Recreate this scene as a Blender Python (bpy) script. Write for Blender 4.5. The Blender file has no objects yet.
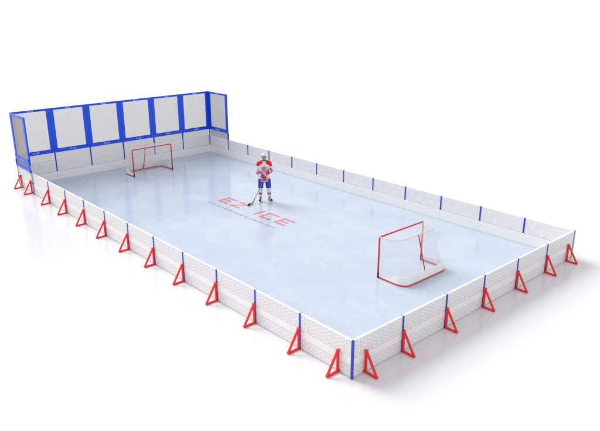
import bpy, bmesh, math, random
from mathutils import Vector, Matrix
random.seed(7)
S = 1.5                      # one board module in metres
H = 0.553 * S                # height of the boards
scene = bpy.context.scene
col = scene.collection

# ------------------------------------------------------------ camera
cam_d = bpy.data.cameras.new("camera")
cam = bpy.data.objects.new("camera", cam_d)
col.objects.link(cam)
cam.location = (-5.148 * S, -4.719 * S, 4.601 * S)
fwd = Vector((0.633, 0.703, -0.323)).normalized()
FWD_TWEAK = fwd
cam.rotation_euler = FWD_TWEAK.to_track_quat('-Z', 'Y').to_euler()
cam_d.sensor_fit = 'HORIZONTAL'
cam_d.sensor_width = 36
cam_d.lens = 36 * 625.47 / 600
cam_d.clip_start = 0.1
cam_d.clip_end = 3000
scene.camera = cam

# ------------------------------------------------------------ world (white studio) and key lamp
w = bpy.data.worlds.new("World")
scene.world = w
w.use_nodes = True
bg = w.node_tree.nodes["Background"]
bg.inputs[0].default_value = (1.0, 1.0, 1.0, 1)
bg.inputs[1].default_value = 1.0
# white cyclorama: bright at the horizon, dimmer overhead
wt = w.node_tree
wc = wt.nodes.new("ShaderNodeTexCoord"); ws = wt.nodes.new("ShaderNodeSeparateXYZ"); wr = wt.nodes.new("ShaderNodeValToRGB")
wt.links.new(wc.outputs["Generated"], ws.inputs[0]); wt.links.new(ws.outputs[2], wr.inputs["Fac"])
wr.color_ramp.elements[0].position = 0.10; wr.color_ramp.elements[0].color = (1, 1, 1, 1)
wr.color_ramp.elements[1].position = 0.45; wr.color_ramp.elements[1].color = (0.66, 0.66, 0.675, 1)
wt.links.new(wr.outputs[0], bg.inputs[0])

ld = bpy.data.lights.new("studio_softbox", 'AREA')
ld.shape = 'DISK'
ld.size = 820
ld.color = (1.0, 0.985, 0.965)
DIST = 1500.0
ld.energy = 2.0e7
lo = bpy.data.objects.new("studio_softbox", ld)
col.objects.link(lo)
ldir = Vector((-0.10, 0.78, 0.68)).normalized()       # towards the lamp
lo.location = Vector((4.5, 9, 0)) + ldir * DIST
lo.rotation_euler = (-ldir).to_track_quat('-Z', 'Y').to_euler()

scene.view_settings.view_transform = 'Standard'
scene.view_settings.look = 'None'
scene.view_settings.exposure = 0.17
scene.view_settings.gamma = 1.0

# ------------------------------------------------------------ materials
def mat(name, colr, rough=0.5, spec=0.5, vary=0.0, scale=8.0, bump=0.0, bscale=60.0, coat=0.0, trans=0.0, rvary=0.0):
    m = bpy.data.materials.new(name)
    m.use_nodes = True
    nt = m.node_tree
    b = nt.nodes["Principled BSDF"]
    b.inputs["Base Color"].default_value = (*colr, 1)
    b.inputs["Roughness"].default_value = rough
    b.inputs["Specular IOR Level"].default_value = spec
    b.inputs["Coat Weight"].default_value = coat
    tc = nt.nodes.new("ShaderNodeTexCoord")
    if vary > 0 or rvary > 0:
        n = nt.nodes.new("ShaderNodeTexNoise")
        n.inputs["Scale"].default_value = scale
        n.inputs["Detail"].default_value = 5
        nt.links.new(tc.outputs["Object"], n.inputs["Vector"])
        if vary > 0:
            r = nt.nodes.new("ShaderNodeMix"); r.data_type = 'RGBA'
            r.inputs[6].default_value = (*[c * (1 - vary) for c in colr], 1)
            r.inputs[7].default_value = (*[min(1, c * (1 + vary * .5)) for c in colr], 1)
            nt.links.new(n.outputs["Fac"], r.inputs[0])
            nt.links.new(r.outputs[2], b.inputs["Base Color"])
        if rvary > 0:
            mr = nt.nodes.new("ShaderNodeMapRange")
            mr.inputs[3].default_value = max(0, rough - rvary); mr.inputs[4].default_value = rough + rvary
            nt.links.new(n.outputs["Fac"], mr.inputs[0])
            nt.links.new(mr.outputs[0], b.inputs["Roughness"])
    if bump > 0:
        n2 = nt.nodes.new("ShaderNodeTexNoise"); n2.inputs["Scale"].default_value = bscale
        n2.inputs["Detail"].default_value = 4
        nt.links.new(tc.outputs["Object"], n2.inputs["Vector"])
        bp = nt.nodes.new("ShaderNodeBump"); bp.inputs["Strength"].default_value = bump
        bp.inputs["Distance"].default_value = 0.01
        nt.links.new(n2.outputs["Fac"], bp.inputs["Height"])
        nt.links.new(bp.outputs[0], b.inputs["Normal"])
    return m

M = {}
M['floor'] = mat('studio_floor_white', (0.765, 0.765, 0.78), 0.16, 0.5, vary=0.015, scale=0.6, rvary=0.05)
M['white'] = mat('white_plastic', (0.90, 0.90, 0.91), 0.38, 0.4, vary=0.03, scale=3, bump=0.05, bscale=25)
M['band'] = mat('white_smooth_plastic', (0.91, 0.91, 0.915), 0.3, 0.4, vary=0.02, scale=2)
M['inner'] = mat('pale_grey_textured_sheet', (0.87, 0.865, 0.865), 0.5, 0.35, vary=0.16, scale=7, bump=0.4, bscale=22)
M['cordl'] = mat('lightened_side_net_cord', (0.48, 0.48, 0.46), 0.8, 0.2, vary=0.1, scale=10)  # left net's cord lightened in colour to offset its shaded, grazing view
M['cordm'] = mat('lightened_neutral_cord', (0.40, 0.40, 0.41), 0.8, 0.2, vary=0.1, scale=10)  # lower nets' cord, lightened in colour against darkening at grazing angles
M['slot'] = mat('slot_shade_backing', (0.33, 0.33, 0.345), 0.6, 0.3, vary=0.25, scale=30)  # dark tone behind the board slots stands in for shade in the recesses
M['blue'] = mat('blue_powder_coat', (0.005, 0.080, 0.82), 0.35, 0.45, vary=0.1, scale=5, bump=0.03, bscale=200)
M['postblue'] = mat('blue_plastic_post', (0.035, 0.060, 0.50), 0.4, 0.4, vary=0.12, scale=6)
M['lilac'] = mat('pale_lilac_post', (0.42, 0.42, 0.66), 0.4, 0.4, vary=0.08, scale=6)
M['red'] = mat('red_moulded_plastic', (0.88, 0.026, 0.022), 0.34, 0.45, vary=0.15, scale=9, bump=0.08, bscale=90)
M['goalred'] = mat('red_goal_paint', (0.70, 0.030, 0.035), 0.3, 0.5, vary=0.1, scale=9)
M['black'] = mat('black_rubber', (0.015, 0.016, 0.018), 0.5, 0.4, vary=0.2, scale=20)
M['steel'] = mat('galvanised_steel', (0.45, 0.46, 0.48), 0.35, 0.5, vary=0.2, scale=25)
M['cord'] = mat('grey_netting_cord', (0.27, 0.27, 0.28), 0.8, 0.2, vary=0.1, scale=10)
M['goalcord'] = mat('white_goal_cord', (0.78, 0.78, 0.80), 0.8, 0.2, vary=0.06, scale=10)
M['pad'] = mat('white_vinyl_pad', (0.88, 0.88, 0.88), 0.5, 0.35, vary=0.05, scale=12, bump=0.15, bscale=14)
M['shelf'] = mat('grey_white_tube', (0.62, 0.63, 0.64), 0.4, 0.4, vary=0.05)
M['letter'] = mat('white_print', (0.85, 0.88, 0.95), 0.4, 0.3, vary=0.03)
M['icered'] = mat('faded_red_print_under_gloss', (0.70, 0.20, 0.25), 0.14, 0.5, vary=0.10, scale=5)
M['icegrey'] = mat('grey_print_under_gloss', (0.49, 0.46, 0.56), 0.14, 0.5, vary=0.10, scale=5)
M['skin'] = mat('skin', (0.56, 0.29, 0.20), 0.5, 0.4, vary=0.12, scale=14)
M['hair'] = mat('dark_brown_hair', (0.045, 0.028, 0.018), 0.6, 0.3, vary=0.3, scale=60)
M['jersey'] = mat('white_jersey_fabric', (0.74, 0.74, 0.78), 0.8, 0.2, vary=0.06, scale=6, bump=0.25, bscale=16)
M['jred'] = mat('red_jersey_fabric', (0.78, 0.025, 0.022), 0.75, 0.2, vary=0.08, scale=8, bump=0.2, bscale=20)
M['jblue'] = mat('blue_fabric', (0.022, 0.075, 0.50), 0.7, 0.25, vary=0.12, scale=8, bump=0.25, bscale=16)
M['helmet'] = mat('white_helmet_shell', (0.72, 0.73, 0.74), 0.25, 0.5, vary=0.04, scale=8, coat=0.3)
M['skatew'] = mat('skate_leather_white', (0.62, 0.58, 0.54), 0.45, 0.4, vary=0.15, scale=20)
M['wood'] = mat('tan_stick_shaft', (0.30, 0.22, 0.15), 0.4, 0.4, vary=0.25, scale=15)
M['eye'] = mat('eye_dark', (0.03, 0.02, 0.015), 0.2, 0.5)
M['lip'] = mat('lip', (0.42, 0.14, 0.12), 0.5, 0.4)

def ice_material():
    m = bpy.data.materials.new('synthetic_ice_sheet'); m.use_nodes = True
    nt = m.node_tree; b = nt.nodes["Principled BSDF"]
    tc = nt.nodes.new("ShaderNodeTexCoord")
    n = nt.nodes.new("ShaderNodeTexNoise"); n.inputs["Scale"].default_value = 0.9; n.inputs["Detail"].default_value = 9; n.inputs["Distortion"].default_value = 0.6
    n.inputs["Roughness"].default_value = 0.6
    nt.links.new(tc.outputs["Object"], n.inputs["Vector"])
    cr = nt.nodes.new("ShaderNodeValToRGB")
    cr.color_ramp.elements[0].position = 0.36; cr.color_ramp.elements[0].color = (0.480, 0.562, 0.675, 1)
    cr.color_ramp.elements[1].position = 0.66; cr.color_ramp.elements[1].color = (0.550, 0.600, 0.700, 1)
    e3 = cr.color_ramp.elements.new(0.50); e3.color = (0.500, 0.580, 0.690, 1)
    nt.links.new(n.outputs["Fac"], cr.inputs["Fac"])
    # seams of the square tiles the sheet is laid from
    br = nt.nodes.new("ShaderNodeTexBrick")
    br.offset = 0.0; br.squash = 1.0
    br.inputs["Scale"].default_value = 1.0
    br.inputs["Brick Width"].default_value = 1.2; br.inputs["Row Height"].default_value = 1.2
    br.inputs["Mortar Size"].default_value = 0.006; br.inputs["Mortar Smooth"].default_value = 0.6
    br.inputs["Color1"].default_value = (1, 1, 1, 1); br.inputs["Color2"].default_value = (0.985, 0.99, 0.995, 1)
    br.inputs["Mortar"].default_value = (0.90, 0.91, 0.94, 1)
    nt.links.new(tc.outputs["Object"], br.inputs["Vector"])
    mp = nt.nodes.new("ShaderNodeMapping"); mp.inputs["Scale"].default_value = (1.0, 0.35, 1.0); mp.inputs["Rotation"].default_value = (0, 0, 0.5)
    nt.links.new(tc.outputs["Object"], mp.inputs[0])
    n3 = nt.nodes.new("ShaderNodeTexNoise"); n3.inputs["Scale"].default_value = 3.2; n3.inputs["Detail"].default_value = 8; n3.inputs["Roughness"].default_value = 0.7
    nt.links.new(mp.outputs[0], n3.inputs["Vector"])
    r3 = nt.nodes.new("ShaderNodeMapRange"); r3.inputs[1].default_value = 0.52; r3.inputs[2].default_value = 0.72; r3.inputs[3].default_value = 0; r3.inputs[4].default_value = 0.36
    nt.links.new(n3.outputs["Fac"], r3.inputs[0])
    fr = nt.nodes.new("ShaderNodeMix"); fr.data_type = 'RGBA'; fr.inputs[7].default_value = (0.67, 0.71, 0.78, 1)
    nt.links.new(r3.outputs[0], fr.inputs[0]); nt.links.new(cr.outputs[0], fr.inputs[6])
    mx = nt.nodes.new("ShaderNodeMix"); mx.data_type = 'RGBA'; mx.blend_type = 'MULTIPLY'; mx.inputs[0].default_value = 1
    nt.links.new(fr.outputs[2], mx.inputs[6]); nt.links.new(br.outputs["Color"], mx.inputs[7])
    nt.links.new(mx.outputs[2], b.inputs["Base Color"])
    n2 = nt.nodes.new("ShaderNodeTexNoise"); n2.inputs["Scale"].default_value = 3.0; n2.inputs["Detail"].default_value = 8
    nt.links.new(tc.outputs["Object"], n2.inputs["Vector"])
    mr = nt.nodes.new("ShaderNodeMapRange"); mr.inputs[3].default_value = 0.07; mr.inputs[4].default_value = 0.24
    nt.links.new(n2.outputs["Fac"], mr.inputs[0]); nt.links.new(mr.outputs[0], b.inputs["Roughness"])
    b.inputs["Specular IOR Level"].default_value = 0.6
    return m
M['ice'] = ice_material()

# ------------------------------------------------------------ mesh helpers
class MB:
    def __init__(s): s.bm = bmesh.new()
    def box(s, x0, x1, y0, y1, z0, z1, mtx=None, mi=0):
        vs = [s.bm.verts.new((x, y, z)) for x in (x0, x1) for y in (y0, y1) for z in (z0, z1)]
        if mtx:
            for v in vs: v.co = mtx @ v.co
        for f in ((0, 1, 3, 2), (4, 6, 7, 5), (0, 4, 5, 1), (2, 3, 7, 6), (0, 2, 6, 4), (1, 5, 7, 3)):
            fc = s.bm.faces.new([vs[i] for i in f]); fc.material_index = mi
        return s
    def beam(s, a, b, wx, wy, up=Vector((1, 0, 0))):
        """rectangular bar from a to b, wx along `up`, wy across"""
        a = Vector(a); b = Vector(b); d = (b - a); L = d.length; d.normalize()
        u = (up - d * up.dot(d)).normalized(); v = d.cross(u)
        m = Matrix((u, v, d)).transposed().to_4x4(); m.translation = a
        return s.box(-wx / 2, wx / 2, -wy / 2, wy / 2, 0, L, m)
    def tube(s, pts, r, n=8, cap=True, closed=False):
        pts = [Vector(p) for p in pts]
        rs = r if isinstance(r, (list, tuple)) else [r] * len(pts)
        rings = []
        t0 = (pts[1] - pts[0]).normalized()
        ref = Vector((0, 0, 1)) if abs(t0.z) < .9 else Vector((1, 0, 0))
        u = (ref - t0 * ref.dot(t0)).normalized()
        for i, p in enumerate(pts):
            if i == 0: t = pts[1] - pts[0]
            elif i == len(pts) - 1: t = pts[-1] - pts[-2]
            else: t = (pts[i + 1] - pts[i]).normalized() + (pts[i] - pts[i - 1]).normalized()
            t.normalize()
            u = (u - t * u.dot(t)).normalized(); v = t.cross(u)
            rings.append([s.bm.verts.new(p + (u * math.cos(2 * math.pi * k / n) + v * math.sin(2 * math.pi * k / n)) * rs[i]) for k in range(n)])
        for a, b in zip(rings, rings[1:]):
            for k in range(n): s.bm.faces.new((a[k], a[(k + 1) % n], b[(k + 1) % n], b[k]))
        if cap:
            s.bm.faces.new(rings[0][::-1]); s.bm.faces.new(rings[-1])
        return s
    def ell(s, c, r, rot=None, seg=20, rings=14):
        """ellipsoid"""
        m = Matrix.Translation(Vector(c)) @ (rot.to_4x4() if rot else Matrix()) @ Matrix.Diagonal((*r, 1))
        bmesh.ops.create_uvsphere(s.bm, u_segments=seg, v_segments=rings, radius=1, matrix=m)
        return s
    def loft(s, secs, n=20, p=2.3):
        """horizontal-ish super-elliptic sections: (centre, rx, ry)"""
        rings = []
        for c, rx, ry in secs:
            ring = []
            for k in range(n):
                a = 2 * math.pi * k / n; ca, sa = math.cos(a), math.sin(a)
                ring.append(s.bm.verts.new((c[0] + rx * math.copysign(abs(ca) ** (2 / p), ca), c[1] + ry * math.copysign(abs(sa) ** (2 / p), sa), c[2])))
            rings.append(ring)
        for a, b in zip(rings, rings[1:]):
            for k in range(n): s.bm.faces.new((a[k], a[(k + 1) % n], b[(k + 1) % n], b[k]))
        s.bm.faces.new(rings[0][::-1]); s.bm.faces.new(rings[-1])
        return s
    def bevel(s, w, seg=2):
        bmesh.ops.bevel(s.bm, geom=list(s.bm.edges), offset=w, segments=seg, affect='EDGES', profile=0.5)
        return s
    def build(s, name, m, parent=None, smooth=False, loc=None):
        bmesh.ops.recalc_face_normals(s.bm, faces=list(s.bm.faces))
        me = bpy.data.meshes.new(name); s.bm.to_mesh(me); s.bm.free()
        for mm in (m if isinstance(m, (list, tuple)) else [m]): me.materials.append(mm)
        if smooth:
            for p in me.polygons: p.use_smooth = True
        o = bpy.data.objects.new(name, me); col.objects.link(o)
        if parent: o.parent = parent
        if loc: o.location = loc
        return o

def tag(o, label=None, cat=None, group=None, kind=None):
    if label: o['label'] = label
    if cat: o['category'] = cat
    if group: o['group'] = group
    if kind: o['kind'] = kind
    return o
def empty(name, loc=(0, 0, 0), rz=0):
    o = bpy.data.objects.new(name, None); col.objects.link(o)
    o.empty_display_size = .1
    o.location = loc; o.rotation_euler = (0, 0, rz); return o
def copy_tree(o, parent=None):
    c = o.copy(); col.objects.link(c)
    if parent: c.parent = parent
    for ch in list(o.children): copy_tree(ch, c)
    return c
def remesh(o, voxel, smooth_it=4, dec=None):
    """fuse the object's overlapping shapes into one continuous skin"""
    md = o.modifiers.new('r', 'REMESH'); md.mode = 'VOXEL'; md.voxel_size = voxel; md.use_smooth_shade = True
    if smooth_it:
        sm = o.modifiers.new('s', 'SMOOTH'); sm.iterations = smooth_it; sm.factor = 0.5
    dg = bpy.context.evaluated_depsgraph_get(); dg.update()
    me = bpy.data.meshes.new_from_object(o.evaluated_get(dg))
    mats = list(o.data.materials)
    o.modifiers.clear(); o.data = me
    me.materials.clear()
    for mm in mats: me.materials.append(mm)
    for p in me.polygons: p.use_smooth = True
    return o
def text_mesh(s, size):
    cu = bpy.data.curves.new('t', 'FONT'); cu.body = s; cu.size = size; cu.align_x = 'CENTER'; cu.align_y = 'CENTER'
    cu.extrude = 0.0015
    to = bpy.data.objects.new('t', cu); col.objects.link(to)
    dg = bpy.context.evaluated_depsgraph_get(); dg.update()
    me = bpy.data.meshes.new_from_object(to.evaluated_get(dg))
    bpy.data.objects.remove(to)
    return me
ORD = ['', 'first', 'second', 'third', 'fourth', 'fifth', 'sixth', 'seventh', 'eighth', 'ninth', 'tenth', 'eleventh', 'twelfth']

# ------------------------------------------------------------ setting
g = MB()
g.box(-600, 600, -600, 600, -0.3, 0)
tag(g.build('ground', M['floor']), 'glossy white studio floor under the rink', 'floor', kind='structure')

T = 0.042                                   # board thickness
X1, Y1 = 6 * S, 12 * S                     # inner faces of right and far boards
ice = MB().box(T + .004, X1 - .004, T + .004, Y1 - .004, 0.001, 0.008).build('ice_surface', M['ice'])
tag(ice, 'pale blue glossy rink surface inside the boards', 'rink surface', kind='structure')

# lettering printed on the ice: reading direction is -Y, letter tops towards +X
def poly_letters():
    b = MB()
    bx0, t = 3.120 * S, 0.068 * S
    hh = 0.36 * S
    def seg(y_a, y_b, u0, u1):       # y from left to right of letter, u up
        b.box(bx0 + u0, bx0 + u1, y_b, y_a, 0.0105, 0.0125)
    def E(y):
        wd = 0.37 * S
        seg(y, y - t, 0, hh)
        seg(y - t, y - wd, 0, t); seg(y - t, y - wd, hh - t, hh); seg(y - t, y - wd * .82, hh / 2 - t / 2, hh / 2 + t / 2)
    E(7.48 * S)
    # Z
    y, wd = 7.0 * S, 0.36 * S
    seg(y, y - wd, 0, t); seg(y, y - wd, hh - t, hh)
    v = [(bx0 + t, y), (bx0 + t, y - 1.35 * t), (bx0 + hh - t, y - wd), (bx0 + hh - t, y - wd + 1.35 * t)]
    lo_ = [b.bm.verts.new((p[0], p[1], .0105)) for p in v]; hi = [b.bm.verts.new((p[0], p[1], .0125)) for p in v]
    b.bm.faces.new(lo_[::-1]); b.bm.faces.new(hi)
    for i in range(4): b.bm.faces.new((lo_[i], lo_[(i + 1) % 4], hi[(i + 1) % 4], hi[i]))
    seg(6.09 * S, 6.09 * S - t, 0, hh)                       # I
    y, wd = 5.88 * S, 0.37 * S                               # C
    seg(y, y - t, 0, hh); seg(y - t, y - wd, 0, t); seg(y - t, y - wd, hh - t, hh)
    E(5.37 * S)
    return b
poly_letters().build('lettering', M['icered'], ice)
me = text_mesh("THE 60 MINUTE BACKYARD RINK", 0.14)
xs = [v.co.x for v in me.vertices]; wd = max(xs) - min(xs)
me.materials.clear(); me.materials.append(M['icegrey'])
tl = bpy.data.objects.new('tagline', me); col.objects.link(tl); tl.parent = ice
tl.location = (2.885 * S, 6.245 * S, 0.0125); tl.rotation_euler = (0, 0, -math.pi / 2)
tl.scale = (2.57 * S / wd, 1.0, 1)

# ------------------------------------------------------------ board panels
# local frame: x runs along the wall 0..S, outer face at y=0 looking -y, inner face at y=T, z up
PW = 0.05                                   # width of a post
def lattice(mb, y0, y1, z0, z1, rows, rnd, sh=0.010):
    """a moulded sheet with rows of narrow horizontal slots, staggered like brickwork"""
    xa, xb = PW / 2 + .001, S - PW / 2 - .001
    pitch = (z1 - z0) / rows
    z = z0
    for r in range(rows):
        zc = z0 + pitch * (r + .5)
        mb.box(xa, xb, y0, y1, z, zc - sh / 2)
        z = zc + sh / 2
        ncol = 9
        step = (xb - xa) / ncol
        off = (r % 2) * step * .5
        xprev = xa
        mb.box(xa, xa + .012, y0, y1, zc - sh / 2, z); mb.box(xb - .012, xb, y0, y1, zc - sh / 2, z)
        for c in range(ncol + 1):
            xc = xa + off + c * step + rnd.uniform(-.012, .012)
            ww = rnd.uniform(.011, .024)
            if xa + .03 < xc - ww and xc + ww < xb - .03:
                mb.box(xc - ww, xc + ww, y0, y1, zc - sh / 2, z)
    mb.box(xa, xb, y0, y1, z, z1)
def make_panel(seed):
    rnd = random.Random(seed)
    e = empty('rink_board')
    o = MB()
    lattice(o, 0, .016, .012, .186 * S, 5, rnd)
    lattice(o, 0, .016, .288 * S, H - .022, 9, rnd)
    o.build('outer_lattice', M['white'], e)
    i = MB()
    i.box(PW / 2 + .001, S - PW / 2 - .001, T - .014, T, .236 * S, H - .022)
    i.build('inner_sheet', M['inner'], e)
    MB().box(PW / 2 + .002, S - PW / 2 - .002, .0175, T - .0155, .004, H - .024).build('backing_sheet', M['slot'], e)
    bm_ = MB(); bm_.box(PW / 2 + .001, S - PW / 2 - .001, -.006, .0165, .188 * S, .286 * S); bm_.bevel(.004, 1)
    bm_.build('middle_band', M['band'], e)
    tp = MB(); tp.box(PW / 2 + .001, S - PW / 2 - .001, -.004, T + .004, H - .0215, H); tp.bevel(.004, 2)
    tp.build('top_cap', M['band'], e)
    bm2 = MB(); bm2.box(.0015, S - .0015, T + .001, T + .022, .010, .232 * S); bm2.bevel(.004, 1)
    bm2.build('kick_plate', M['band'], e)
    return e
protos = [make_panel(s) for s in (1, 2, 3)]
used = set()
def place_panel(loc, rz, label):
    k = random.randrange(3)
    if k in used: o = copy_tree(protos[k])
    else: o = protos[k]; used.add(k)
    o.location = loc; o.rotation_euler = (0, 0, rz)
    tag(o, label, 'rink board', 'white slotted boards around the rink')
    return o
hp = math.pi / 2
for j in range(6):      # near end, outer face at y=0
    place_panel((j * S, 0, 0), 0, 'white slotted board on the near short side, %s right of the thick corner post' % ORD[j + 1])
for k in range(12):     # left long side, outer face at x=0; local x runs -Y
    place_panel((0, (k + 1) * S, 0), -hp, 'white slotted board on the left long side, %s from the thick corner post' % ORD[k + 1])
for k in range(12):     # right long side
    place_panel((X1 + T, k * S, 0), hp, 'white slotted board on the right long side, %s from the near end' % ORD[k + 1])
for j in range(6):      # far end
    place_panel(((j + 1) * S, Y1 + T, 0), math.pi, 'white slotted board on the far side below the netting, %s from the left' % ORD[j + 1])

# ------------------------------------------------------------ posts
def make_post(m, zt=H + .004, zin=.235 * S, wdt=PW, name='board_post', proud=.012):
    e = empty(name)
    b = MB(); b.box(-wdt / 2, wdt / 2, -proud, .010, 0, zt); b.bevel(.004, 1); b.build('outer_strip', m, e)
    b = MB(); b.box(-wdt / 2, wdt / 2, T - .010, T + proud, zin, zt if zt > H + .1 else H - .001); b.bevel(.004, 1); b.build('inner_strip', m, e)
    MB().box(-wdt / 2 + .001, wdt / 2 - .001, .0105, T - .0105, 0, H - .001).build('core', M['band'], e)
    return e
post0 = make_post(M['postblue']); pused = [False]
def place_post(loc, rz, label, proto=None):
    if proto: o = proto
    elif not pused[0]: o = post0; pused[0] = True
    else: o = copy_tree(post0)
    o.location = loc; o.rotation_euler = (0, 0, rz)
    return tag(o, label, 'post', 'blue posts joining the board panels')
for j in range(1, 6):
    place_post((j * S, 0, 0), 0, 'blue post on the near short side, %s to the right of the thick corner post' % ORD[j])
for k in range(1, 11):
    place_post((0, k * S, 0), -hp, 'blue post on the left long side, %s from the thick corner post' % ORD[k])
for k in range(1, 11):
    place_post((X1 + T, k * S, 0), hp, 'blue post on the right long side, %s from the near end' % ORD[k])
# tall posts carrying the netting
ZR = 0.75 * S
tall = make_post(M['postblue'], zt=ZR, zin=.235 * S, wdt=.042, name='netting_post', proud=.014); tused = [False]
def place_tall(loc, rz, label):
    o = tall if not tused[0] else copy_tree(tall)
    tused[0] = True
    o.location = loc; o.rotation_euler = (0, 0, rz)
    return tag(o, label, 'post', 'dark blue posts carrying the tall netting')
for j in range(1, 6):
    place_tall((j * S, Y1 + T, 0), math.pi, 'thin dark blue post under the far netting, %s from the left' % ORD[j])
place_tall((X1 + T, 11 * S, 0), hp, 'thin dark blue post under the free edge of the right side netting')
cp = empty('corner_post')
b = MB(); b.box(X1 - .03, X1 + .012, Y1 - .03, Y1 + .012, .235 * S, ZR); b.bevel(.004, 1); b.build('post_strip', M['postblue'], cp)
b = MB(); b.box(X1 - .001 + .004, X1 + .05, Y1 + .0135, Y1 + .06, .748 * S, 1.945 * S - .004); b.bevel(.003, 1); b.build('upper_post', M['blue'], cp)
tag(cp, 'thin dark blue post in the far right corner under the netting', 'post')
# near corner post, thick and blue
b = MB()
b.box(-.024, .024, -.024, .024, 0, H + .02); b.bevel(.010, 2)
c0 = b.build('corner_post', M['postblue'])
c0.location = (-.004, -.004, 0)
c0.rotation_euler = (0, 0, 0)
tag(c0, 'thick blue corner post at the nearest corner of the rink', 'post')
b = MB(); b.box(-.018, .018, -.018, .018, 0, H + .012); b.bevel(.005, 1)
c1 = b.build('corner_post', M['lilac']); c1.location = (X1 + T - .002, -.004, 0)
tag(c1, 'slim pale lilac corner post at the right end of the near short side', 'post')

# ------------------------------------------------------------ red support braces; local: wall face at y=0, foot towards -y
def make_brace():
    e = empty('support_brace')
    zt, yt = .325 * S, -.215 * S
    b = MB(); b.box(-.022, .022, -.058, -.014, .012, zt); b.bevel(.006, 2)
    # pin holes show as raised rings down the upright
    for k in range(6):
        z = .08 + k * .06
        b.tube([(-.0235, -.036, z), (.0235, -.036, z)], .010, 10)
    b.build('upright', M['red'], e)
    b = MB(); b.beam((0, -.036, zt + .012), (0, yt, .034), .044, .042); b.bevel(.008, 2)
    b.tube([(-.023, -.040, zt), (.023, -.040, zt)], .034, 16)
    b.tube([(-.026, yt + .004, .030), (.026, yt + .004, .030)], .030, 16)
    b.build('diagonal_strut', M['red'], e)
    b = MB(); b.beam((0, -.016, .026), (0, yt, .022), .048, .036); b.bevel(.007, 2)
    b.build('base_bar', M['red'], e)
    b = MB(); b.box(-.03, .03, -.0135, -.0125 + .012, .02, .06); b.bevel(.003, 1)
    b.build('clamp', M['black'], e)
    return e
brace = make_brace(); bused = [False]
def place_brace(loc, rz, label):
    o = brace if not bused[0] else copy_tree(brace)
    bused[0] = True
    o.location = loc; o.rotation_euler = (0, 0, rz)
    return tag(o, label, 'support brace', 'red triangular braces propping up the boards')
place_brace((.236 * S, 0, 0), 0, 'red triangular brace just right of the thick blue corner post')
for j in range(1, 6):
    place_brace((j * S, 0, 0), 0, 'red triangular brace on the near short side, at %s post from the corner post' % ORD[j])
place_brace((5.795 * S, 0, 0), 0, 'red triangular brace just left of the pale corner post at the far right')
place_brace((0, .236 * S, 0), -hp, 'red triangular brace just left of the thick blue corner post')
for k in range(1, 11):
    place_brace((0, k * S, 0), -hp, 'red triangular brace on the left long side, at %s post from the corner post' % ORD[k])
place_brace((0, 11.13 * S, 0), -hp, 'red triangular brace beside the front post of the left side netting')
place_brace((0, 11.84 * S, 0), -hp, 'red triangular brace beside the rear corner post of the left side netting')

# ------------------------------------------------------------ tall netting panels
ZT, ZC0, ZC1 = 1.945 * S, .748 * S, .852 * S
FW = .098 * S
def net_mesh(x0, x1, z0, z1, sp=.024, wd=.0050):
    b = MB()
    nx = int((x1 - x0) / sp); nz = int((z1 - z0) / sp)
    for i in range(1, nx):
        x = x0 + (x1 - x0) * i / nx
        b.box(x - wd / 2, x + wd / 2, -wd / 2, wd / 2, z0, z1)
    for i in range(1, nz):
        z = z0 + (z1 - z0) * i / nz
        b.box(x0, x1, -wd / 2 - .001, wd / 2 + .001, z - wd / 2, z + wd / 2)
    return b
sign_top = text_mesh("EZ ICE", .060); sign_top.materials.clear(); sign_top.materials.append(M['letter'])
def make_net(side=False, lower=False):
    e = empty('safety_netting')
    b = MB()
    b.box(.002, FW, -.025, .025, ZC1, ZT - .055 * S); b.box(S - FW, S - .002, -.025, .025, ZC1, ZT - .055 * S)
    b.box(.002, S - .002, -.025, .025, ZT - .055 * S, ZT)
    b.bevel(.004, 1)
    b.build('frame', M['blue'], e)
    b = MB(); b.box(.001, S - .001, -.03, .03, ZC0, ZC1); b.bevel(.006, 1)
    b.build('cross_rail', M['blue'], e)
    net_mesh(FW, S - FW, ZC1, ZT - .055 * S).build('net', M['cordl' if lower else 'cord'], e)
    net_mesh(.03, S - .03, H - .02 if not lower else .64 * S, ZC0, wd=.0056 if lower else .0075).build('lower_net', M['cordm'], e)
    for z, sc in ((ZT - .028 * S, 1.0), ((ZC0 + ZC1) / 2, 1.15)):
        # white printed mark in the middle of each rail, on the rink side (local +y looks into the rink)
        t = bpy.data.objects.new('printed_mark', sign_top); col.objects.link(t); t.parent = e
        t.location = (S / 2, .0325 if sc > 1 else .0275, z); t.rotation_euler = (hp, 0, math.pi); t.scale = (sc * 1.25, sc, 1)
    if lower:
        b = MB(); b.box(.002, S + .05, -.045, .0, .572 * S, .64 * S)
        b.box(.002, .055, -.045, .0, .641 * S, ZC0 - .001)
        b.bevel(.004, 1); b.build('lower_rail', M['blue'], e)
        b = MB(); b.box(S - .02, S + .105, -.085, -.046, .565 * S, .872 * S); b.bevel(.006, 1)
        b.tube([(S + .04, -.095, .872 * S), (S + .04, -.035, .872 * S)], .055, 14)
        b.build('end_bracket', M['blue'], e)
        # marks face outwards here as well
        t = bpy.data.objects.new('printed_mark', sign_top); col.objects.link(t); t.parent = e
        t.location = (S / 2, -.0325, (ZC0 + ZC1) / 2); t.rotation_euler = (hp, 0, 0); t.scale = (1.4, 1.15, 1)
        t = bpy.data.objects.new('printed_mark', sign_top); col.objects.link(t); t.parent = e
        t.location = (S / 2, -.0275, ZT - .028 * S); t.rotation_euler = (hp, 0, 0); t.scale = (1.2, 1, 1)
    return e
n0 = make_net()
YN = Y1 + T / 2 + .01
for j in range(6):
    o = n0 if j == 0 else copy_tree(n0)
    o.location = ((j + 1) * S, YN, 0); o.rotation_euler = (0, 0, math.pi)
    tag(o, 'tall blue framed netting along the far side, %s from the left' % ORD[j + 1], 'safety netting', 'blue framed netting around the far end')
o = copy_tree(n0)
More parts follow.
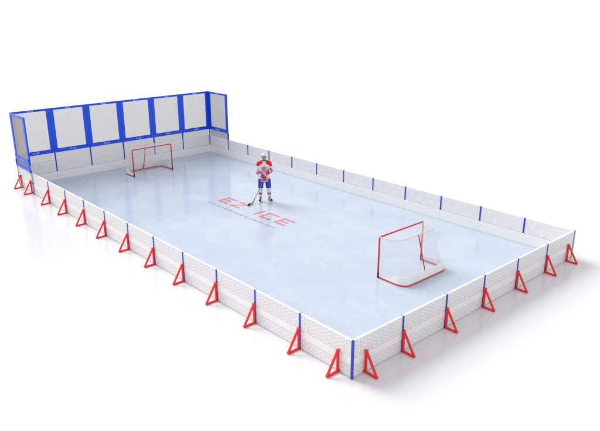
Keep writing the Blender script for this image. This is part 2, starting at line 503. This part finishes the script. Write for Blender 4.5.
o.location = (X1 + .026, 11 * S + .012, 0); o.rotation_euler = (0, 0, hp)
tag(o, 'tall blue framed netting turned along the right long side', 'safety netting', 'blue framed netting around the far end')
o = make_net(lower=True)
o.location = (-.012, 12 * S + .02, 0); o.rotation_euler = (0, 0, -hp)
tag(o, 'tall blue framed netting on the left side, with lower rail', 'safety netting', 'blue framed netting around the far end')
# slim lilac grey posts below the left side netting
for y, m, lab in ((11 * S + .0, M['lilac'], 'slim lilac grey post below the free edge of the left side netting'),
                  (12 * S - .01, M['steel'], 'slim grey steel post at the far left corner below the netting')):
    e = empty('netting_post', (-.03, y, 0))
    b = MB(); b.tube([(0, 0, 0), (0, 0, .58 * S)], .019, 12); b.build('pole', m, e, True)
    b = MB(); b.tube([(0, 0, .275 * S), (0, 0, .30 * S)], .033, 14); b.build('collar', M['postblue'], e, True)
    tag(e, lab, 'post')
    e.location.x = -.026

# ------------------------------------------------------------ goals; local: mouth plane y=0 looking +y, net towards -y, centre x=0
def arc_path(pts, r, n=6):
    """polyline with rounded corners"""
    P = [Vector(p) for p in pts]; out = [P[0]]
    for a, b_, c in zip(P, P[1:], P[2:]):
        d1 = (a - b_).normalized(); d2 = (c - b_).normalized()
        p1 = b_ + d1 * r; p2 = b_ + d2 * r
        for i in range(n + 1):
            t = i / n
            out.append(p1 * (1 - t) ** 2 + b_ * 2 * t * (1 - t) + p2 * t * t)
    out.append(P[-1]); return out
def make_goal():
    e = empty('hockey_goal')
    hw, gh, dp = .607 * S, .762 * S, .60 * S
    r = .024
    b = MB(); b.tube(arc_path([(-hw, 0, .10 * S), (-hw, 0, gh), (hw, 0, gh), (hw, 0, .10 * S)], .07), r, 12)
    b.build('goal_frame', M['goalred'], e, True)
    for s in (-1, 1):
        b = MB(); b.tube([(s * hw, 0, 0.010), (s * hw, 0, .10 * S)], r + .002, 12); b.build('post_foot', M['black'], e, True)
    base = arc_path([(-hw, -.03, .026), (-hw, -dp, .026), (hw, -dp, .026), (hw, -.03, .026)], .19 * S, 10)
    b = MB(); b.tube(base, .020, 10); b.build('base_frame', M['goalred'], e, True)
    shelf = arc_path([(-hw, -.01, gh + .005), (-hw * .95, -.37 * S, gh), (hw * .95, -.37 * S, gh), (hw, -.01, gh + .005)], .22 * S, 10)
    b = MB(); b.tube(shelf, .011, 8); b.build('top_shelf', M['shelf'], e, True)
    b = MB(); b.tube([(0, -.365 * S, gh - .01), (0, -dp + .03, .05)], .017, 10); b.build('centre_brace', M['goalred'], e, True)
    # white kick pad standing on the base tube, lower towards the mouth
    b = MB()
    L = [0]
    for a, c in zip(base, base[1:]): L.append(L[-1] + (c - a).length)
    tot = L[-1]; ring = []
    # resample
    def at(pth, u):
        LL = [0]
        for a, c in zip(pth, pth[1:]): LL.append(LL[-1] + (c - a).length)
        q = u * LL[-1]
        for i in range(len(pth) - 1):
            if q <= LL[i + 1] or i == len(pth) - 2:
                t = (q - LL[i]) / max(1e-9, LL[i + 1] - LL[i]); return pth[i].lerp(pth[i + 1], min(1, t))
    N = 80
    for i in range(N + 1):
        u = .02 + .96 * i / N; p = at(base, u)
        dist = min(u, 1 - u) * tot
        hgt = (.04 + .100 * min(1, dist / (dp * .9))) * S
        out = Vector((p.x, p.y + dp * .5, 0)).normalized()
        z0 = .044
        ring.append([b.bm.verts.new(v) for v in (
            Vector((p.x, p.y, z0)) + out * .008, Vector((p.x, p.y, z0 + hgt)) - out * .022,
            Vector((p.x, p.y, z0 + hgt + .004)) - out * .034, Vector((p.x, p.y, z0)) - out * .006)])
    for a, c in zip(ring, ring[1:]):
        for k in range(4): b.bm.faces.new((a[k], a[(k + 1) % 4], c[(k + 1) % 4], c[k]))
    b.bm.faces.new(ring[0]); b.bm.faces.new(ring[-1][::-1])
    b.build('kick_pad', M['pad'], e)
    # netting: cords between shelf and base, and round the back; plus the roof
    b = MB(); NU, NV = 92, 34; cr = .0017
    grid = []
    for i in range(NU + 1):
        u = i / NU; p0 = at(shelf, u); p1 = at(base, u); colm = []
        for j in range(NV + 1):
            t = j / NV; p = p0.lerp(p1, t)
            sag = math.sin(math.pi * t) * .035
            c_ = Vector((p.x, p.y + dp * .4, 0)); c_ = c_.normalized() if c_.length > 1e-6 else Vector((0, -1, 0))
            p = p - c_ * sag + Vector((random.uniform(-.003, .003), random.uniform(-.003, .003), 0))
            colm.append(p)
        grid.append(colm)
    # diamond-laid cords
    for i in range(0, NU + 1, 1):
        b.tube(grid[i], cr, 4, cap=False)
    for j in range(1, NV):
        b.tube([grid[i][j] for i in range(NU + 1)], cr, 4, cap=False)
    roof = []
    NR = 14
    for i in range(0, NU + 1):
        u = i / NU; p = at(shelf, u); q = Vector((-hw + 2 * hw * u, 0, gh)); roof.append([q.lerp(p, j / NR) - Vector((0, 0, .012 * math.sin(math.pi * j / NR))) for j in range(NR + 1)])
    for i in range(0, NU + 1): b.tube(roof[i], cr, 4, cap=False)
    for j in range(1, NR): b.tube([roof[i][j] for i in range(NU + 1)], cr, 4, cap=False)
    b.build('goal_net', M['goalcord'], e, True)
    return e
g0 = make_goal()
g0.location = (3.214 * S, 1.845 * S, .008)
tag(g0, 'red hockey goal on the near half, seen from behind with its white kick pad', 'hockey goal', 'red hockey goals')
g1 = copy_tree(g0); g1.location = (3.255 * S, 10.80 * S, .008); g1.rotation_euler = (0, 0, math.pi)
tag(g1, 'red hockey goal by the far netting, its open mouth towards the camera', 'hockey goal', 'red hockey goals')

# ------------------------------------------------------------ the player; local: faces -y, x to the picture's right
PX, PY = 3.935 * S, 6.650 * S
PSC = .935
RZ = -math.radians(38.7)
pl = empty('person', (PX, PY, .008), RZ); pl.scale = (PSC,) * 3
tag(pl, 'hockey player in white jersey with red shoulders and blue shorts, standing on the ice', 'person')
V = Vector
SH_L, SH_R = V((-.175, .01, 1.55)), V((.175, .01, 1.55))
EL_L, EL_R = V((-.275, -.04, 1.215)), V((.285, -.06, 1.255))
HA_L, HA_R = V((-.085, -.30, 1.035)), V((.12, -.32, 1.235))
HIP = [V((-.115, .02, .93)), V((.115, .02, .93))]
KN = [V((-.155, -.03, .53)), V((.165, -.03, .53))]
AN = [V((-.165, .03, .155)), V((.185, .02, .155))]
TOE = [V((-.205, -.17, .09)), V((.29, -.13, .09))]
def lerp(a, b, t): return a.lerp(b, t)
# body: one continuous figure
b = MB()
b.ell((0, -.035, 1.79), (.078, .095, .118))                     # skull
b.ell((0, -.065, 1.735), (.058, .062, .070))                    # jaw
b.ell((0, -.123, 1.693), (.020, .016, .016))                    # chin
b.tube([(0, -.128, 1.80), (0, -.148, 1.768), (0, -.146, 1.758)], [.008, .015, .013], 10)   # nose
for s in (-1, 1):
    b.ell((s * .080, -.02, 1.775), (.011, .020, .032))          # ears
    b.ell((s * .032, -.118, 1.812), (.022, .012, .008))         # brows
    b.ell((s * .040, -.100, 1.755), (.024, .022, .022))         # cheeks
    b.ell((s * .0, -.126, 1.725), (.026, .010, .010))
b.tube([(0, .0, 1.74), (0, .01, 1.60), (0, .01, 1.52)], [.060, .064, .085], 16)
b.loft([((0, .01, .90), .15, .11), ((0, .01, 1.05), .14, .10), ((0, .01, 1.3), .17, .115), ((0, .01, 1.5), .19, .11), ((0, .01, 1.57), .12, .08)])
for sh, el, ha in ((SH_L, EL_L, HA_L), (SH_R, EL_R, HA_R)):
    b.tube([sh, lerp(sh, el, .5), el, lerp(el, ha, .5), lerp(el, ha, .88), ha], [.062, .056, .045, .042, .030, .034], 14)
for k in (0, 1):
    b.tube([HIP[k], lerp(HIP[k], KN[k], .5), KN[k], lerp(KN[k], AN[k], .3), AN[k]], [.090, .080, .060, .055, .034], 14)
    b.tube([AN[k] + V((0, .02, -.03)), lerp(AN[k], TOE[k], .4) + V((0, 0, -.02)), lerp(AN[k], TOE[k], .75) + V((0, 0, -.012))], [.030, .026, .018], 12)
body = b.build('body', M['skin'], pl); remesh(body, .0075, 2)
# eyes, mouth
for s in (-1, 1):
    MB().ell((s * .031, -.1265, 1.795), (.013, .006, .0065), seg=12, rings=8).build('eye', M['eye'], pl, True)
MB().ell((0, -.1365, 1.724), (.024, .004, .0055), seg=12, rings=8).build('mouth', M['lip'], pl, True)
# hair below the helmet rim
b = MB()
b.ell((0, -.002, 1.785), (.088, .090, .085))
hair = b.build('hair', M['hair'], pl, True)
# helmet: shell with a cut rim, vents, ear guards
def helmet():
    b = MB()
    n, rr = 28, 14
    rings = []
    for j in range(rr + 1):
        ph = math.pi * .5 * j / rr * 1.14
        ring = []
        for k in range(n):
            a = 2 * math.pi * k / n
            x = math.sin(ph) * math.cos(a) * .102; y = math.sin(ph) * math.sin(a) * .128; z = math.cos(ph) * .092
            if y < 0 and j > 10: z += .020 * (j - 10) / 4 * abs(y) / .13
            if abs(x) > .07 and y > -.06 and j == rr: z -= .055
            elif abs(x) > .07 and y > -.06 and j == rr - 1: z -= .03
            groove = 1 - .035 * (math.cos(6 * a) > .75 and 3 < j < 10)
            ring.append(b.bm.verts.new((x * groove, -.02 + y * groove, 1.848 + z)))
            if j == 0: break
        rings.append(ring)
    top = rings[0][0]
    for k in range(n): b.bm.faces.new((top, rings[1][k], rings[1][(k + 1) % n]))
    for a_, c_ in zip(rings[1:], rings[2:]):
        for k in range(n): b.bm.faces.new((a_[k], c_[k], c_[(k + 1) % n], a_[(k + 1) % n]))
    return b
he = helmet().build('helmet', M['helmet'], pl, True)
sd = he.modifiers.new('solid', 'SOLIDIFY'); sd.thickness = .012
b = MB()
for s in (-1, 1):
    b.tube([(s * .095, -.045, 1.79), (s * .082, -.075, 1.73), (s * .04, -.11, 1.682), (0, -.122, 1.675)], .005, 6)
b.build('chin_strap', M['black'], he, True)
for x, y in ((-.035, -.115), (.035, -.115), (-.05, -.06), (.05, -.06)):
    MB().ell((x, y + .002, 1.885 if y < -.1 else 1.922), (.008, .014, .006), seg=10, rings=6).build('vent', M['black'], he, True)

# jersey
b = MB()
b.loft([((0, .015, .83), .190, .150), ((0, .015, .90), .198, .158), ((0, .01, 1.05), .190, .150), ((0, .005, 1.25), .195, .150),
        ((0, .005, 1.42), .215, .155), ((0, .01, 1.53), .215, .140), ((0, .01, 1.60), .16, .110), ((0, .005, 1.645), .085, .085)], 32)
for sh, el, ha in ((SH_L, EL_L, HA_L), (SH_R, EL_R, HA_R)):
    s = -1 if sh.x < 0 else 1
    b.ell(sh + V((s * .030, 0, -.025)), (.090, .105, .080)); b.tube([V((s * .05, .01, 1.60)), sh + V((s * .02, 0, -.015))], [.070, .080], 16)
    b.tube([sh + V((s * .02, 0, 0)), lerp(sh, el, .5), el, lerp(el, ha, .35), lerp(el, ha, .76)], [.090, .086, .080, .072, .066], 18)
# soft folds
for k in range(16):
    a = random.uniform(math.pi * 1.0, math.pi * 2.0)
    z = random.uniform(.95, 1.35); x = .180 * math.cos(a); y = .142 * math.sin(a)
    b.tube([(x * 1.02, y * 1.02, z), (x * 1.05 + random.uniform(-.03, .03), y * 1.04, z + .06), (x + random.uniform(-.05, .05), y * 1.0, z + .14)], [.008, .016, .006], 8)
je = b.build('jersey', [M['jersey'], M['jred'], M['jblue']], pl); remesh(je, .010, 5)
def seg_t(p, a, c):
    d = c - a; t = (p - a).dot(d) / d.length_squared
    return t, (p - (a + d * max(0, min(1, t)))).length
for f in je.data.polygons:
    c = f.center; mi = 0
    ax = abs(c.x)
    if c.z > 1.44 + max(0, .22 - ax) * .75 and ax > .06: mi = 1          # red shoulder yoke
    elif c.z > 1.625: mi = 1 if (int(c.z * 100) % 2) else 2
    elif 1.215 < c.z < 1.24 and ax < .17: mi = 1
    elif .90 < c.z < .925: mi = 2
    elif .865 < c.z < .89 or .935 < c.z < .955: mi = 1
    for el, ha in ((EL_L, HA_L), (EL_R, HA_R)):
        t, d = seg_t(c, el, ha)
        if d < .11 and c.z < 1.36 and (c.y < -.1 or ax > .27):
            if .12 < t < .22: mi = 1
            elif .26 < t < .40: mi = 2
            elif .44 < t < .54: mi = 1
    f.material_index = mi
# chest emblem: red C-shaped ring with a blue bar, flat print on the chest
b = MB()
pts = []
for k in range(20):
    a = math.radians(40 + 280 * k / 19)
    pts.append((.085 * math.cos(a), -.160 - .004 * math.cos(a) ** 2, 1.355 + .058 * math.sin(a)))
b.tube(pts, .014, 6); b.build('chest_emblem', M['jred'], je, True)
b = MB(); b.box(-.03, -.012, -.176, -.164, 1.335, 1.375); b.box(.012, .03, -.176, -.164, 1.335, 1.375); b.box(-.012, .012, -.175, -.165, 1.349, 1.361)
b.build('emblem_letter', M['jblue'], je)

# shorts
b = MB()
b.loft([((0, .015, .80), .185, .14), ((0, .015, .95), .175, .135), ((0, .015, 1.0), .165, .125)], 28)
for k in (0, 1):
    s = -1 if k == 0 else 1
    b.tube([HIP[k] + V((s * .01, 0, -.02)), lerp(HIP[k], KN[k], .5) + V((s * .005, 0, 0)), lerp(HIP[k], KN[k], .93)], [.112, .108, .102], 20)
so = b.build('shorts', [M['jblue'], M['jersey'], M['jred']], pl); remesh(so, .010, 4)
for f in so.data.polygons:
    c = f.center
    if c.z < .80:
        k = 0 if c.x < 0 else 1; s = -1 if k == 0 else 1
        q = lerp(HIP[k], KN[k], max(0, min(1, (.93 - c.z) / .4))).x
        d = (c.x - q) * s
        if abs(c.y + .01) < .022 and d > .06: f.material_index = 1
        elif abs(c.y + .01) < .040 and d > .05: f.material_index = 2
# socks with shin pads
for k in (0, 1):
    b = MB()
    b.tube([lerp(HIP[k], KN[k], .80), KN[k] + V((0, -.012, 0)), lerp(KN[k], AN[k], .35) + V((0, -.004, 0)), lerp(KN[k], AN[k], .7), lerp(KN[k], AN[k], .86)], [.082, .086, .080, .066, .056], 18)
    b.ell(KN[k] + V((0, -.055, .01)), (.050, .035, .065))
    so_ = b.build('sock', [M['jersey'], M['jred'], M['jblue']], pl); remesh(so_, .009, 3)
    for f in so_.data.polygons:
        z = f.center.z
        f.material_index = 1 if (.345 < z < .385 or .295 < z < .315) else (2 if .318 < z < .342 else 0)
# skates
for k in (0, 1):
    d = (TOE[k] - AN[k]); d.z = 0; d.normalize(); ang = math.atan2(d.y, d.x) + hp     # local toe is -y
    sk = empty('skate', (AN[k].x, AN[k].y, 0), ang); sk.parent = pl
    b = MB()
    b.tube([(0, .035, .085), (0, .01, .16), (0, .015, .235)], [.050, .055, .058], 16)
    b.tube([(0, .045, .085), (0, -.05, .088), (0, -.13, .082), (0, -.185, .076)], [.044, .046, .043, .030], 16)
    b.ell((0, -.02, .235), (.045, .022, .045))
    bo = b.build('boot', [M['black'], M['skatew']], sk); remesh(bo, .008, 3)
    for f in bo.data.polygons:
        c = f.center
        if (abs(c.x) > .022 and c.z > .095 and c.y > -.12) or c.z > .22: f.material_index = 1
    b = MB(); b.box(-.010, .010, -.14, -.08, .026, .056); b.box(-.010, .010, -.02, .05, .026, .056); b.bevel(.003, 1); b.build('blade_holder', M['skatew'], sk)
    b = MB(); b.box(-.0022, .0022, -.185, .085, 0, .028); b.build('blade', M['steel'], sk)

# stick line in world space: heel on the ice and the line through both hands
Rm = Matrix.Rotation(RZ, 3, 'Z')
def to_local(wx, wy, wz=0): return Rm.inverted() @ V((wx - PX, wy - PY, wz)) / PSC
heel = to_local(3.607 * S, 6.704 * S, .02)
toe = to_local(3.400 * S, 6.600 * S, .02)
top = lerp(heel, HA_R, 1.09)
# lower hand sits on the line
tl_ = (HA_L.z - heel.z) / (HA_R.z - heel.z)
GL = lerp(heel, HA_R, tl_)

def glove(name, at_, elbow, axis, s):
    """padded glove: cuff, back of hand, four finger rolls and a thumb closed round the stick"""
    e = empty(name); e.parent = pl
    ax = axis.normalized()
    ind = (at_ - elbow); ind = (ind - ax * ind.dot(ax)).normalized()    # from wrist into the hand
    nrm = ax.cross(ind).normalized()
    if nrm.y > 0: nrm = -nrm                                            # back of hand faces forward
    wrist = at_ - ind * .075
    b = MB()
    b.tube([wrist - (at_ - elbow).normalized() * .11, wrist - (at_ - elbow).normalized() * .05, wrist], [.073, .068, .052], 16)
    b.build('cuff', M['jred'], e, True)
    b = MB()
    rot = Matrix((ind, ax, nrm)).transposed()
    b.ell(at_ - ind * .030 + nrm * .030, (.058, .056, .030), rot)
    o1 = b
    for k in range(4):
        off = (k - 1.5) * .027; ln = (.9, 1.0, .97, .82)[k]
        c = at_ + ax * off
        b.tube([c - ind * .02 + nrm * .040, c + ind * .026 * ln + nrm * .036, c + ind * .040 * ln + nrm * .004, c + ind * .028 * ln - nrm * .028, c - ind * .002 - nrm * .034], [.0165, .0165, .0155, .0145, .012], 10)
    c = at_ + ax * .062
    b.tube([at_ - ind * .035 + ax * .03, c - nrm * .012, c + ind * .022 - nrm * .022 - ax * .01, c + ind * .030 - nrm * .006 - ax * .015], [.018, .0175, .0155, .013], 10)
    hnd = b.build('hand_shell', [M['jred'], M['jblue']], e, True)
    for f in hnd.data.polygons:
        q = (f.center - at_)
        if q.dot(ind) < .0: f.material_index = 1
    return e
axis = (HA_R - heel)
glove('glove', GL, EL_L, axis, -1)
glove('glove', HA_R, EL_R, axis, 1)

# the stick: shaft, taped blade; its own thing (held in the hands), world placed like the player
st = empty('hockey_stick', (PX, PY, .008), RZ); st.scale = (PSC,) * 3
tag(st, 'hockey stick with tan shaft and black taped blade held by the player', 'hockey stick')
b = MB(); up = V((0, 0, 1)).cross(axis).normalized()
b.beam(heel + axis * .015, top, .030, .022, up); b.bevel(.005, 2); b.build('shaft', M['wood'], st)
b = MB(); b.beam(lerp(heel, top, .975), top + axis.normalized() * .012, .037, .030, up); b.bevel(.006, 2); b.build('grip_tape', M['black'], st)
b = MB(); b.beam(heel + axis * .012, heel + axis * .16, .035, .027, up); b.bevel(.005, 2); b.build('heel_tape', M['black'], st)
def blade_part(t0, t1, name, m, grow=0.0):
    b = MB(); ring = []
    n = 10
    side = (toe - heel).cross(V((0, 0, 1))).normalized()
    for i in range(n + 1):
        t = t0 + (t1 - t0) * i / n
        p = lerp(heel, toe, t) + side * (.030 * math.sin(t * 1.6) ** 2)
        hh = .075 * (1 if t < .8 else max(.35, 1 - ((t - .8) / .2) ** 2 * .65)) + grow
        th = .007 + grow
        ring.append([b.bm.verts.new(p + side * a + V((0, 0, z))) for a, z in ((-th, -.018), (th, -.018), (th, hh - .018), (-th, hh - .018))])
    for a, c in zip(ring, ring[1:]):
        for k in range(4): b.bm.faces.new((a[k], a[(k + 1) % 4], c[(k + 1) % 4], c[k]))
    b.bm.faces.new(ring[0]); b.bm.faces.new(ring[-1][::-1])
    return b.build(name, m, st, False)
M['bladewood'] = mat('pale_blade', (0.62, 0.47, 0.34), 0.5, 0.3, vary=0.15, scale=20)
blade_part(0, .62, 'blade', M['bladewood'])
blade_part(.58, 1.0, 'blade_tape', M['black'], .004)
